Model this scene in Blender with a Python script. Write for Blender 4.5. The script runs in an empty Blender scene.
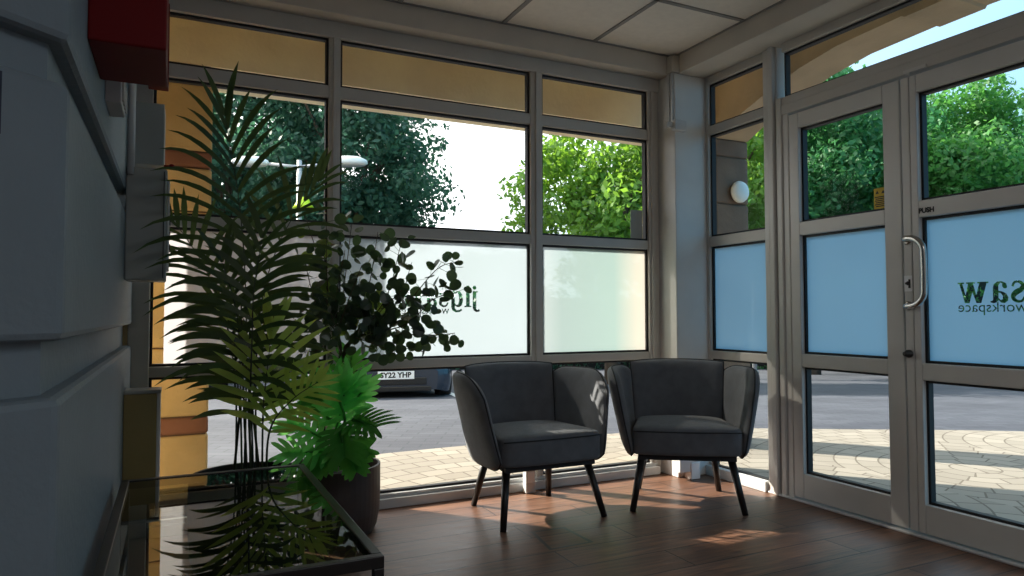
import bpy, bmesh, math, random
from mathutils import Vector, Matrix, geometry
random.seed(7)
COL = bpy.context.scene.collection
SC = bpy.context.scene
PI = math.pi

# ------------------------------------------------------------------ camera
CAM = Vector((-3.0308, -3.5685, 1.0))
FPX = 695.6
yaw, pitch, roll = math.radians(64.068), math.radians(2.1395), math.radians(-0.0977)
F = Vector((math.cos(yaw)*math.cos(pitch), math.sin(yaw)*math.cos(pitch), math.sin(pitch)))
R0 = Vector((math.sin(yaw), -math.cos(yaw), 0)); U0 = R0.cross(F)
RR = math.cos(roll)*R0 + math.sin(roll)*U0
UU = -math.sin(roll)*R0 + math.cos(roll)*U0
cam_d = bpy.data.cameras.new('camera'); cam = bpy.data.objects.new('camera', cam_d); COL.objects.link(cam)
cam_d.sensor_width = 36; cam_d.lens = FPX/1024*36; cam_d.clip_start = .02; cam_d.clip_end = 400
M = Matrix((RR, UU, -F)).transposed().to_4x4(); M.translation = CAM
cam.matrix_world = M
SC.camera = cam

def at(px, py, d):
    """a point of the place from its bearing and its depth in metres"""
    return CAM + d*(F + (px-512)/FPX*RR - (py-288)/FPX*UU)

def gz(x, y):
    s = .437*x + .9*y
    return -.02 - .054*max(0, s-2.2)

# ------------------------------------------------------------------ materials
def new_mat(name):
    m = bpy.data.materials.new(name); m.use_nodes = True
    nt = m.node_tree
    return m, nt, nt.nodes, nt.links, nt.nodes['Principled BSDF']
def mat(name, col, rough=.5, metal=0, var=.08, scale=8, bump=0, bscale=60, spec=.5, sheen=0, trans=None, tk=.45, stretch=None, coat=0):
    m, nt, N, L, b = new_mat(name)
    b.inputs['Roughness'].default_value = rough; b.inputs['Metallic'].default_value = metal
    b.inputs['Specular IOR Level'].default_value = spec
    if sheen: b.inputs['Sheen Weight'].default_value = sheen
    if coat: b.inputs['Coat Weight'].default_value = coat
    tc = N.new('ShaderNodeTexCoord')
    mp = N.new('ShaderNodeMapping'); L.new(tc.outputs['Object'], mp.inputs[0])
    if stretch: mp.inputs['Scale'].default_value = stretch
    n = N.new('ShaderNodeTexNoise'); n.inputs['Scale'].default_value = scale; n.inputs['Detail'].default_value = 4
    L.new(mp.outputs[0], n.inputs['Vector'])
    r = N.new('ShaderNodeValToRGB')
    r.color_ramp.elements[0].position = .3; r.color_ramp.elements[1].position = .7
    r.color_ramp.elements[0].color = tuple(c*(1-var) for c in col)+(1,)
    r.color_ramp.elements[1].color = tuple(min(1, c*(1+var)) for c in col)+(1,)
    L.new(n.outputs['Fac'], r.inputs[0]); L.new(r.outputs[0], b.inputs['Base Color'])
    if bump:
        n2 = N.new('ShaderNodeTexNoise'); n2.inputs['Scale'].default_value = bscale; n2.inputs['Detail'].default_value = 3
        L.new(mp.outputs[0], n2.inputs['Vector'])
        bp = N.new('ShaderNodeBump'); bp.inputs['Strength'].default_value = bump; bp.inputs['Distance'].default_value = .01
        L.new(n2.outputs['Fac'], bp.inputs['Height']); L.new(bp.outputs[0], b.inputs['Normal'])
    if trans:                      # leaf-like: part of the light passes through
        out = N['Material Output']
        t = N.new('ShaderNodeBsdfTranslucent'); t.inputs['Color'].default_value = tuple(trans)+(1,)
        mx = N.new('ShaderNodeMixShader'); mx.inputs[0].default_value = tk
        L.new(b.outputs[0], mx.inputs[1]); L.new(t.outputs[0], mx.inputs[2]); L.new(mx.outputs[0], out.inputs[0])
    return m
def glass_mat(name, tint=(1, 1, 1), refl=1.0):
    m, nt, N, L, b = new_mat(name); N.remove(b); out = N['Material Output']
    t = N.new('ShaderNodeBsdfTransparent'); t.inputs[0].default_value = tuple(tint)+(1,)
    g = N.new('ShaderNodeBsdfGlossy'); g.inputs['Roughness'].default_value = .01
    fr = N.new('ShaderNodeLayerWeight'); fr.inputs['Blend'].default_value = .12
    mu = N.new('ShaderNodeMath'); mu.operation = 'MULTIPLY'; mu.inputs[1].default_value = refl; mu.use_clamp = True
    L.new(fr.outputs['Fresnel'], mu.inputs[0])
    mx = N.new('ShaderNodeMixShader'); L.new(mu.outputs[0], mx.inputs[0])
    L.new(t.outputs[0], mx.inputs[1]); L.new(g.outputs[0], mx.inputs[2]); L.new(mx.outputs[0], out.inputs[0])
    return m
def film_mat(name, col, k=.8, clear=.05, grad=None):
    m, nt, N, L, b = new_mat(name); N.remove(b); out = N['Material Output']
    tc = N.new('ShaderNodeTexCoord'); n = N.new('ShaderNodeTexNoise'); n.inputs['Scale'].default_value = 1.3
    L.new(tc.outputs['Object'], n.inputs['Vector'])
    r = N.new('ShaderNodeValToRGB'); r.color_ramp.elements[0].position = .3; r.color_ramp.elements[1].position = .7
    r.color_ramp.elements[0].color = tuple(c*.9 for c in col)+(1,); r.color_ramp.elements[1].color = tuple(col)+(1,)
    L.new(n.outputs['Fac'], r.inputs[0])
    if grad:
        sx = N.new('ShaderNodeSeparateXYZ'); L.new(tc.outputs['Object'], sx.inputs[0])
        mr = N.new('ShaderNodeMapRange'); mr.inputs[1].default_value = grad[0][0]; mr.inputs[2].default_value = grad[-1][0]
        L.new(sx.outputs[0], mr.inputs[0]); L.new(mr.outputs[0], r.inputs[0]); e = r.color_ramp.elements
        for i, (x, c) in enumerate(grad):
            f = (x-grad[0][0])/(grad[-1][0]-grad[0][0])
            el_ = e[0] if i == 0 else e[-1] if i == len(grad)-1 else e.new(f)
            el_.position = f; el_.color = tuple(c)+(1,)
    t = N.new('ShaderNodeBsdfTranslucent'); L.new(r.outputs[0], t.inputs[0])
    d = N.new('ShaderNodeBsdfDiffuse'); L.new(r.outputs[0], d.inputs[0])
    mx = N.new('ShaderNodeMixShader'); mx.inputs[0].default_value = k
    L.new(d.outputs[0], mx.inputs[1]); L.new(t.outputs[0], mx.inputs[2])
    tr = N.new('ShaderNodeBsdfTransparent'); m2 = N.new('ShaderNodeMixShader'); m2.inputs[0].default_value = clear
    L.new(mx.outputs[0], m2.inputs[1]); L.new(tr.outputs[0], m2.inputs[2]); L.new(m2.outputs[0], out.inputs[0])
    return m

def floor_mat():
    m, nt, N, L, b = new_mat('floor_planks')
    tc = N.new('ShaderNodeTexCoord')
    br = N.new('ShaderNodeTexBrick'); br.offset = .37; br.squash = 1
    br.inputs['Color1'].default_value = (.235, .125, .08, 1); br.inputs['Color2'].default_value = (.15, .078, .05, 1)
    br.inputs['Mortar'].default_value = (.03, .017, .012, 1)
    br.inputs['Scale'].default_value = 1; br.inputs['Mortar Size'].default_value = .004; br.inputs['Mortar Smooth'].default_value = .3
    br.inputs['Bias'].default_value = 0; br.inputs['Brick Width'].default_value = 1.15; br.inputs['Row Height'].default_value = .195
    L.new(tc.outputs['Object'], br.inputs['Vector'])
    mp = N.new('ShaderNodeMapping'); mp.inputs['Scale'].default_value = (1.6, 16, 1); L.new(tc.outputs['Object'], mp.inputs[0])
    n = N.new('ShaderNodeTexNoise'); n.inputs['Scale'].default_value = 3; n.inputs['Detail'].default_value = 6; n.inputs['Distortion'].default_value = .8
    L.new(mp.outputs[0], n.inputs['Vector'])
    r = N.new('ShaderNodeValToRGB'); r.color_ramp.elements[0].position = .32; r.color_ramp.elements[1].position = .7
    r.color_ramp.elements[0].color = (.5, .47, .45, 1); r.color_ramp.elements[1].color = (1.25, 1.2, 1.15, 1)
    L.new(n.outputs['Fac'], r.inputs[0])
    mx = N.new('ShaderNodeMix'); mx.data_type = 'RGBA'; mx.blend_type = 'MULTIPLY'; mx.inputs[0].default_value = 1
    L.new(br.outputs['Color'], mx.inputs[6]); L.new(r.outputs[0], mx.inputs[7]); L.new(mx.outputs[2], b.inputs['Base Color'])
    rr = N.new('ShaderNodeMapRange'); rr.inputs[3].default_value = .3; rr.inputs[4].default_value = .52
    L.new(n.outputs['Fac'], rr.inputs[0]); L.new(rr.outputs[0], b.inputs['Roughness'])
    ad = N.new('ShaderNodeMath'); ad.operation = 'MULTIPLY_ADD'; ad.inputs[1].default_value = -2.5
    L.new(br.outputs['Fac'], ad.inputs[0]); L.new(n.outputs['Fac'], ad.inputs[2])
    bp = N.new('ShaderNodeBump'); bp.inputs['Strength'].default_value = .3; bp.inputs['Distance'].default_value = .004
    L.new(ad.outputs[0], bp.inputs['Height']); L.new(bp.outputs[0], b.inputs['Normal'])
    return m
def road_mat():
    m, nt, N, L, b = new_mat('grey_block_paving')
    tc = N.new('ShaderNodeTexCoord')
    mp = N.new('ShaderNodeMapping'); mp.inputs['Rotation'].default_value = (0, 0, math.radians(28)); L.new(tc.outputs['Object'], mp.inputs[0])
    br = N.new('ShaderNodeTexBrick'); br.inputs['Scale'].default_value = 1
    br.inputs['Color1'].default_value = (.074, .080, .10, 1); br.inputs['Color2'].default_value = (.054, .059, .077, 1); br.inputs['Mortar'].default_value = (.04, .05, .06, 1)
    br.inputs['Mortar Size'].default_value = .008; br.inputs['Brick Width'].default_value = .24; br.inputs['Row Height'].default_value = .12
    L.new(mp.outputs[0], br.inputs['Vector'])
    n = N.new('ShaderNodeTexNoise'); n.inputs['Scale'].default_value = .8; n.inputs['Detail'].default_value = 5
    L.new(tc.outputs['Object'], n.inputs['Vector'])
    r = N.new('ShaderNodeValToRGB'); r.color_ramp.elements[0].position = .35; r.color_ramp.elements[1].position = .65
    r.color_ramp.elements[0].color = (.75, .75, .78, 1); r.color_ramp.elements[1].color = (1.15, 1.15, 1.15, 1)
    L.new(n.outputs['Fac'], r.inputs[0])
    mx = N.new('ShaderNodeMix'); mx.data_type = 'RGBA'; mx.blend_type = 'MULTIPLY'; mx.inputs[0].default_value = 1
    L.new(br.outputs['Color'], mx.inputs[6]); L.new(r.outputs[0], mx.inputs[7]); L.new(mx.outputs[2], b.inputs['Base Color'])
    b.inputs['Roughness'].default_value = .8
    return m
def cobble_mat():
    """buff setts laid in fans: rings and radial joints about centres 1.5 m apart"""
    m, nt, N, L, b = new_mat('buff_fan_setts')
    tc = N.new('ShaderNodeTexCoord'); sx = N.new('ShaderNodeSeparateXYZ'); L.new(tc.outputs['Object'], sx.inputs[0])
    def math_(op, a, bb=None):
        nd = N.new('ShaderNodeMath'); nd.operation = op
        for i, v in enumerate((a, bb)):
            if v is None: continue
            if isinstance(v, (int, float)): nd.inputs[i].default_value = v
            else: L.new(v, nd.inputs[i])
        return nd.outputs[0]
    s = 1.5
    u = math_('SUBTRACT', math_('MULTIPLY', math_('FRACT', math_('ADD', math_('DIVIDE', sx.outputs[0], s), .35)), s), s/2)
    v = math_('ADD', sx.outputs[1], .75)
    rad = math_('SQRT', math_('ADD', math_('MULTIPLY', u, u), math_('MULTIPLY', v, v)))
    ang = math_('ARCTAN2', u, v)
    ring = math_('DIVIDE', rad, .14)
    fr = math_('FRACT', ring); fl = math_('FLOOR', ring)
    j1 = math_('LESS_THAN', fr, .085)
    acell = math_('ADD', math_('DIVIDE', math_('MULTIPLY', ang, math_('ADD', fl, .5)), 1.35), math_('MULTIPLY', fl, .37))
    j2 = math_('LESS_THAN', math_('FRACT', acell), .06)
    j = math_('MAXIMUM', j1, j2)
    wn = N.new('ShaderNodeTexWhiteNoise'); wn.noise_dimensions = '2D'
    cx = N.new('ShaderNodeCombineXYZ'); L.new(fl, cx.inputs[0]); L.new(math_('FLOOR', acell), cx.inputs[1]); L.new(cx.outputs[0], wn.inputs['Vector'])
    r = N.new('ShaderNodeValToRGB'); r.color_ramp.elements[0].color = (.235, .212, .175, 1); r.color_ramp.elements[1].color = (.31, .282, .235, 1)
    L.new(wn.outputs['Value'], r.inputs[0])
    n = N.new('ShaderNodeTexNoise'); n.inputs['Scale'].default_value = 25; L.new(tc.outputs['Object'], n.inputs['Vector'])
    mx = N.new('ShaderNodeMix'); mx.data_type = 'RGBA'; L.new(j, mx.inputs[0]); L.new(r.outputs[0], mx.inputs[6]); mx.inputs[7].default_value = (.13, .11, .085, 1)
    L.new(mx.outputs[2], b.inputs['Base Color']); b.inputs['Roughness'].default_value = .85
    return m

MT = dict(
 frame=mat('grey_frame_paint', (.58, .555, .51), .42, var=.04, scale=5),
 doorframe=mat('pale_door_paint', (.66, .645, .61), .4, var=.04, scale=5),
 gasket=mat('black_gasket', (.012, .012, .013), .6),
 glass=glass_mat('window_glass', (.97, .985, .98), .55),
 film_w=film_mat('white_frosted_film', (.34, .405, .45), .85),
 film_l=film_mat('shade_lifted_frosted_film', (.50, .50, .53), .85), film_r=film_mat('outdoor_glow_frosted_film', (.235, .325, .32), .85, grad=((-1.09,(.30,.35,.37)),(-.95,(.23,.30,.305)),(-.55,(.27,.35,.335)),(-.36,(.42,.40,.36))), clear=.08),  # left lightened to offset pier shade; right gradient paints in blurred outdoor light
 film_d=film_mat('skylight_tinted_frosted_film', (.47, .67, .80), .85, .03),  # blue skylight of the shaded door side is put into the film colour
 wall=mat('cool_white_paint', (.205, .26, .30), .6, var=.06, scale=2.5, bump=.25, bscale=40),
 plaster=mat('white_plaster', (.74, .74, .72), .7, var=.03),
 bulk=mat('bulkhead_plaster', (.62, .58, .52), .7, var=.03),
 tile=mat('ceiling_tile', (.88, .82, .74), .85, var=.03, scale=30),
 grid=mat('ceiling_grid_metal', (.28, .27, .26), .6),
 floor=floor_mat(), road=road_mat(), cobble=cobble_mat(),
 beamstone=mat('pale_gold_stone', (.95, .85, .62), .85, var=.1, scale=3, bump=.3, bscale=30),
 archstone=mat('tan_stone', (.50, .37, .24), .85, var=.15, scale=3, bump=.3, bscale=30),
 sand=mat('gold_sandstone', (.66, .49, .24), .85, var=.14, scale=4, bump=.4, bscale=30),
 redsand=mat('red_sandstone', (.27, .125, .08), .85, var=.15, scale=5),
 brownsand=mat('brown_sandstone', (.20, .13, .09), .85, var=.2, scale=5, bump=.4, bscale=25),
 mortar=mat('stone_joint', (.14, .09, .06), .9),
 fabric=mat('charcoal_fabric', (.145, .155, .172), .85, var=.12, scale=18, bump=.25, bscale=500, sheen=.25, spec=.25),
 piping=mat('charcoal_piping', (.03, .032, .036), .8),
 legwood=mat('black_stained_leg', (.014, .012, .012), .4, var=.2),
 blacksteel=mat('black_steel', (.012, .012, .013), .35, var=.1),
 pot=mat('dark_brown_pot', (.052, .038, .034), .5, var=.12, scale=12),
 pot2=mat('black_pot', (.018, .017, .017), .5, var=.12, scale=12),
 soil=mat('dark_soil', (.02, .014, .01), .95, var=.4, scale=60, bump=.6, bscale=80),
 palm=mat('palm_leaf', (.045, .08, .028), .4, var=.4, scale=9, trans=(.11, .17, .05)),
 palmy=mat('young_palm_leaf', (.22, .34, .06), .45, var=.3, scale=9, trans=(.80, 1, .25), tk=.68),
 stem=mat('palm_stem', (.04, .055, .025), .5, var=.25),
 euc=mat('round_grey_green_leaf', (.045, .075, .065), .28, var=.35, scale=14, trans=(.09, .15, .05)),
 eucy=mat('round_lime_leaf', (.12, .20, .06), .4, var=.3, scale=14, trans=(.35, .48, .08)),
 twig=mat('brown_twig', (.07, .05, .03), .7),
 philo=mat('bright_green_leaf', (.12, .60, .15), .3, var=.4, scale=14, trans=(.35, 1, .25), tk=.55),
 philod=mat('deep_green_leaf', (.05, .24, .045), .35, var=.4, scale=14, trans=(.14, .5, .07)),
 red=mat('red_paint', (.15, .003, .005), .5, var=.05, spec=.2),
 greybox=mat('grey_casing', (.34, .36, .34), .5, var=.04),
 olivebox=mat('olive_casing', (.26, .20, .07), .5, var=.06),
 pvc=mat('white_pvc', (.62, .63, .63), .45, var=.03),
 navy=mat('navy_notice', (.006, .016, .05), .5),
 steel=mat('brushed_steel', (.55, .53, .50), .25, metal=1, var=.05),
 darkmetal=mat('dark_metal', (.05, .05, .05), .4, metal=.6),
 white=mat('white_plastic', (.92, .92, .92), .4, var=.02),
 notice=mat('grey_notice_paper', (.42, .42, .38), .7, var=.04),
 yellow=mat('yellow_sticker', (.62, .42, .02), .6, var=.06),
 black=mat('black_print', (.01, .01, .01), .6),
 lamp_glass=mat('opal_lamp_cover', (.85, .88, .86), .35, var=.02),
 carpaint=mat('dark_blue_car_paint', (.02, .028, .045), .25, var=.1, coat=.6),
 carglass=mat('car_glass', (.01, .012, .015), .08),
 tyre=mat('tyre_rubber', (.012, .012, .012), .8),
 hub=mat('wheel_rim', (.4, .4, .42), .3, metal=.8),
 headlamp=mat('headlamp_lens', (.6, .66, .72), .1),
 plate=mat('number_plate', (.85, .86, .88), .4, var=.02),
 pole=mat('galvanised_pole', (.55, .57, .58), .45, metal=.2, var=.05),
 lime=mat('lime_plastic', (.55, .80, .02), .5),
 bark=mat('tree_bark', (.10, .075, .055), .9, var=.3, scale=10, bump=.6, bscale=20),
 leafA=mat('dark_tree_leaf', (.05, .14, .09), .55, var=.5, scale=1.2, trans=(.07, .20, .11)),
 leafB=mat('bright_tree_leaf', (.11, .24, .035), .5, var=.45, scale=1.5, trans=(.28, .52, .05)),
 leafC=mat('mid_tree_leaf', (.05, .20, .075), .5, var=.5, scale=1.0, trans=(.09, .34, .10)),
 leafD=mat('sunny_tree_leaf', (.075, .25, .065), .5, var=.5, scale=1.3, trans=(.16, .46, .09)),
 paint=mat('road_paint', (.7, .7, .68), .8, var=.06),
)
def table_glass():
    m, nt, N, L, b = new_mat('smoked_table_glass'); N.remove(b); out = N['Material Output']
    t = N.new('ShaderNodeBsdfTransparent'); t.inputs[0].default_value = (.30, .33, .31, 1)
    g = N.new('ShaderNodeBsdfGlossy'); g.inputs['Roughness'].default_value = .012; g.inputs['Color'].default_value = (.92, .93, .9, 1)
    fr = N.new('ShaderNodeFresnel'); fr.inputs['IOR'].default_value = 2.4
    mx = N.new('ShaderNodeMixShader'); L.new(fr.outputs[0], mx.inputs[0])
    L.new(t.outputs[0], mx.inputs[1]); L.new(g.outputs[0], mx.inputs[2]); L.new(mx.outputs[0], out.inputs[0])
    return m
MT['tglass'] = table_glass()

# ------------------------------------------------------------------ mesh helpers
class MB:
    def __init__(s): s.bm = bmesh.new()
    def box(s, x0, x1, y0, y1, z0, z1):
        v = [s.bm.verts.new(p) for p in ((x0,y0,z0),(x1,y0,z0),(x1,y1,z0),(x0,y1,z0),(x0,y0,z1),(x1,y0,z1),(x1,y1,z1),(x0,y1,z1))]
        for f in ((3,2,1,0),(4,5,6,7),(0,1,5,4),(1,2,6,5),(2,3,7,6),(3,0,4,7)): s.bm.faces.new([v[i] for i in f])
        return s
    def poly(s, pts):
        s.bm.faces.new([s.bm.verts.new(p) for p in pts]); return s
    def prism(s, poly, z0, z1, fn=None):
        """poly in (a,b), extruded z0..z1; fn maps (a,b,h) to a point"""
        fn = fn or (lambda a, b, h: (a, b, h))
        lo = [s.bm.verts.new(fn(a, b, z0)) for a, b in poly]; hi = [s.bm.verts.new(fn(a, b, z1)) for a, b in poly]
        n = len(poly)
        s.bm.faces.new(lo[::-1]); s.bm.faces.new(hi)
        for i in range(n): s.bm.faces.new([lo[i], lo[(i+1)%n], hi[(i+1)%n], hi[i]])
        return s
    def tube(s, pts, rad, n=8, cap=True):
        pts = [Vector(p) for p in pts]
        if not isinstance(rad, (list, tuple)): rad = [rad]*len(pts)
        rings = []; up = None
        for i, p in enumerate(pts):
            t = (pts[min(i+1, len(pts)-1)] - pts[max(i-1, 0)]).normalized()
            if up is None: up = Vector((0,0,1)) if abs(t.z) < .9 else Vector((1,0,0))
            a = t.cross(up).normalized(); b = a.cross(t).normalized(); up = b
            rings.append([s.bm.verts.new(p + rad[i]*(math.cos(2*PI*k/n)*a + math.sin(2*PI*k/n)*b)) for k in range(n)])
        for i in range(len(rings)-1):
            for k in range(n): s.bm.faces.new([rings[i][k], rings[i][(k+1)%n], rings[i+1][(k+1)%n], rings[i+1][k]])
        if cap: s.bm.faces.new(rings[0][::-1]); s.bm.faces.new(rings[-1])
        return s
    def lathe(s, prof, c=(0,0,0), n=32, fn=None):
        fn = fn or (lambda x, y, z: (c[0]+x, c[1]+y, c[2]+z))
        rings = [[s.bm.verts.new(fn(r*math.cos(2*PI*k/n), r*math.sin(2*PI*k/n), z)) for k in range(n)] for r, z in prof]
        for i in range(len(rings)-1):
            for k in range(n): s.bm.faces.new([rings[i][k], rings[i][(k+1)%n], rings[i+1][(k+1)%n], rings[i+1][k]])
        s.bm.faces.new(rings[0][::-1]); s.bm.faces.new(rings[-1]); return s
    def grid(s, P, close=False):
        V = [[s.bm.verts.new(p) for p in row] for row in P]
        for i in range(len(V)-1):
            for k in range(len(V[0])-1): s.bm.faces.new([V[i][k], V[i][k+1], V[i+1][k+1], V[i+1][k]])
        return s
    def strip(s, mid, half):
        """a ribbon: mid points and half-width vectors"""
        a = [s.bm.verts.new(m-h) for m, h in zip(mid, half)]; b = [s.bm.verts.new(m+h) for m, h in zip(mid, half)]
        for i in range(len(mid)-1): s.bm.faces.new([a[i], b[i], b[i+1], a[i+1]])
        return s
    def build(s, name, m, parent=None, smooth=False, bevel=0, seg=2, label=None, weld=0, subsurf=0, recalc=True):
        bm = s.bm
        if weld: bmesh.ops.remove_doubles(bm, verts=bm.verts, dist=weld)
        if recalc: bmesh.ops.recalc_face_normals(bm, faces=bm.faces)
        me = bpy.data.meshes.new(name); bm.to_mesh(me); bm.free()
        me.materials.append(MT[m] if isinstance(m, str) else m)
        o = bpy.data.objects.new(name, me); COL.objects.link(o); o.parent = parent
        if smooth:
            for p in me.polygons: p.use_smooth = True
        if bevel:
            b = o.modifiers.new('bevel', 'BEVEL'); b.width = bevel; b.segments = seg; b.limit_method = 'ANGLE'
        if subsurf:
            b = o.modifiers.new('sub', 'SUBSURF'); b.levels = subsurf; b.render_levels = subsurf
        if label: o['label'] = label
        return o
def tag(o, label=None, cat=None, group=None, kind=None):
    if label: o['label'] = label
    if cat: o['category'] = cat
    if group: o['group'] = group
    if kind: o['kind'] = kind
    return o
def thing(name, label, cat, loc=(0,0,0), rz=0, group=None, kind=None):
    o = bpy.data.objects.new(name, None); COL.objects.link(o); o.empty_display_size = .1
    o.location = loc; o.rotation_euler = (0,0,rz)
    return tag(o, label, cat, group, kind)
def copy_tree(o, parent=None):
    c = o.copy(); COL.objects.link(c); c.parent = parent
    for ch in o.children: copy_tree(ch, c)
    return c
def bez(p, n):
    """smooth curve through control points (Catmull-Rom)"""
    p = [Vector(q) for q in p]; q = [2*p[0]-p[1]] + p + [2*p[-1]-p[-2]]; out = []
    segs = len(p)-1
    for i in range(n+1):
        t = i/n*segs; k = min(int(t), segs-1); t -= k
        a, b, c, d = q[k], q[k+1], q[k+2], q[k+3]
        out.append(.5*((2*b)+(c-a)*t+(2*a-5*b+4*c-d)*t*t+(3*b-a-3*c+d)*t**3))
    return out
def text_mesh(name, body, size, m, parent, fn, label=None, bold=0):
    cu = bpy.data.curves.new(name, 'FONT'); cu.body = body; cu.size = size; cu.offset = bold; cu.align_x = 'CENTER'; cu.align_y = 'CENTER'
    t = bpy.data.objects.new(name, cu); COL.objects.link(t)
    dg = bpy.context.evaluated_depsgraph_get(); me = bpy.data.meshes.new_from_object(t.evaluated_get(dg))
    bpy.data.objects.remove(t); bpy.data.curves.remove(cu)
    for v in me.vertices: v.co = fn(v.co.x, v.co.y)
    me.name = name; me.materials.clear(); me.materials.append(MT[m])
    o = bpy.data.objects.new(name, me); COL.objects.link(o); o.parent = parent
    if label: o['label'] = label
    return o

# ------------------------------------------------------------------ the room
ZC, ZB = 2.62, 2.5
b = MB(); b.box(-3.9, .06, -7.2, .06, -.1, 0); tag(b.build('floor', 'floor'), 'dark brown wood plank floor', 'floor', kind='structure')
b = MB(); b.box(-3.9, .06, -7.2, .06, ZC, ZC+.06)
ceil = tag(b.build('ceiling', 'tile'), 'suspended ceiling of pale square tiles', 'ceiling', kind='structure')
b = MB()
for k in range(7): b.box(-.215-.595*k-.012, -.215-.595*k+.012, -7.1, -.115, ZC-.006, ZC+.01)
for k in range(12): b.box(-3.9, -.215, -.115-.61*k-.012, -.115-.61*k+.012, ZC-.006, ZC+.01)
b.build('ceiling_grid', 'grid', ceil)
b = MB(); b.box(-3.6, -.0, -.115, .06, ZB, ZC+.05); tag(b.build('trim_1', 'bulk', bevel=.004), 'boxed bulkhead above the window wall', 'bulkhead', kind='structure')
b = MB(); b.box(-.215, .06, -7.1, -.115, ZB, ZC+.05); tag(b.build('trim_2', 'bulk', bevel=.004), 'boxed bulkhead above the doors', 'bulkhead', kind='structure')
b = MB(); b.box(-.25, .05, -.165, .06, 0, ZB); tag(b.build('trim_3', 'plaster', bevel=.006), 'white square corner column between the window and the doors', 'column', kind='structure')
# left wall: painted rusticated pier of big chamfered blocks
def pier_poly(x, c):      # plan with its splayed corner
    y = -2.16-c
    return [(x, .05), (x, y), (x-.20, y-.18), (x-.42, y-.20), (x-.42, .05)]
b = MB()
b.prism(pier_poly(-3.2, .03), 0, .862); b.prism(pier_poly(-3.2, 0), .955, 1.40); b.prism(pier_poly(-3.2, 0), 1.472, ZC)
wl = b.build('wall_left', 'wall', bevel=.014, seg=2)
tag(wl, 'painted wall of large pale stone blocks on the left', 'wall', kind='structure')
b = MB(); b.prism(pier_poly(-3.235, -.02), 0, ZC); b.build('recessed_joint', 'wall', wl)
b = MB(); b.box(-3.96, -3.9, -7.2, -2.3, 0, ZC); tag(b.build('wall_back_left', 'wall'), 'plain wall behind the pier', 'wall', kind='structure')
b = MB(); b.box(-3.9, .06, -7.26, -7.2, 0, ZC); tag(b.build('wall_back', 'plaster'), 'plain wall at the far end of the room', 'wall', kind='structure')
b = MB(); b.box(0, .06, -7.2, -2.45, 0, ZC); tag(b.build('wall_right', 'plaster'), 'plain wall beyond the doors', 'wall', kind='structure')

# ------------------------------------------------------------------ glazing
def glyphs():
    G = {}
    def circ(x, y, r, n=14): return [(x+r*math.cos(2*PI*k/n), y+r*math.sin(2*PI*k/n)) for k in range(n)]
    G['w'] = (1.42, [[(0,1),(.5,1),(.5,.93),(.42,.93),(.56,.38),(.70,.93),(.62,.93),(.62,1),(1.02,1),(1.02,.93),(.93,.93),(1.06,.38),(1.2,.93),(1.12,.93),(1.12,1),(1.42,1),(1.42,.93),(1.34,.93),(1.1,0),(.88,0),(.74,.52),(.56,0),(.34,0),(.08,.93),(0,.93)]])
    G['a'] = (.80, [[(.06,.72),(.1,.9),(.3,1.0),(.5,.98),(.64,.86),(.68,.7),(.68,.15),(.73,.08),(.8,.1),(.8,.02),(.66,-.02),(.5,.02),(.45,.12),(.32,0),(.18,-.02),(.04,.08),(.02,.25),(.1,.42),(.28,.52),(.44,.56),(.44,.8),(.36,.92),(.26,.9),(.28,.76),(.2,.66),(.1,.66)],
                     [(.44,.47),(.32,.42),(.25,.3),(.26,.16),(.34,.12),(.44,.22)]])
    p = bez([(.60,.74,0),(.52,.92,0),(.34,.95,0),(.17,.80,0),(.24,.60,0),(.42,.49,0),(.57,.34,0),(.56,.16,0),(.38,.05,0),(.20,.09,0),(.09,.27,0)], 30)
    L_, R_ = [], []
    for i, q in enumerate(p):
        t = (p[min(i+1,30)]-p[max(i-1,0)]).normalized(); w = .05+.075*math.exp(-((i-15)/6.5)**2)
        L_.append((q.x-t.y*w, q.y+t.x*w)); R_.append((q.x+t.y*w, q.y-t.x*w))
    G['s'] = (.70, [L_+R_[::-1]])
    G['i'] = (.48, [[(0,1),(.36,1),(.36,.08),(.48,.08),(.48,0),(0,0),(0,.08),(.12,.08),(.12,.92),(0,.92)], circ(.24,1.22,.13)])
    G['j'] = (.46, [[(.1,1),(.44,1),(.44,-.05),(.38,-.22),(.2,-.31),(-.02,-.28),(-.06,-.18),(.04,-.12),(.12,-.2),(.2,-.1),(.2,.92),(.1,.92)], circ(.32,1.22,.13)])
    G['g'] = (.86, [[(.80,1),(.80,.0),(.72,-.22),(.5,-.33),(.22,-.31),(.08,-.2),(.14,-.1),(.26,-.18),(.44,-.2),(.56,-.08),(.56,.1),(.42,0),(.24,0),(.08,.14),(.02,.42),(.06,.76),(.22,.97),(.42,1.0),(.57,.9),(.6,1)],
                    [(.56,.76),(.46,.88),(.34,.84),(.28,.62),(.28,.34),(.36,.14),(.48,.14),(.56,.26)]])
    return G
GL = glyphs()
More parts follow.
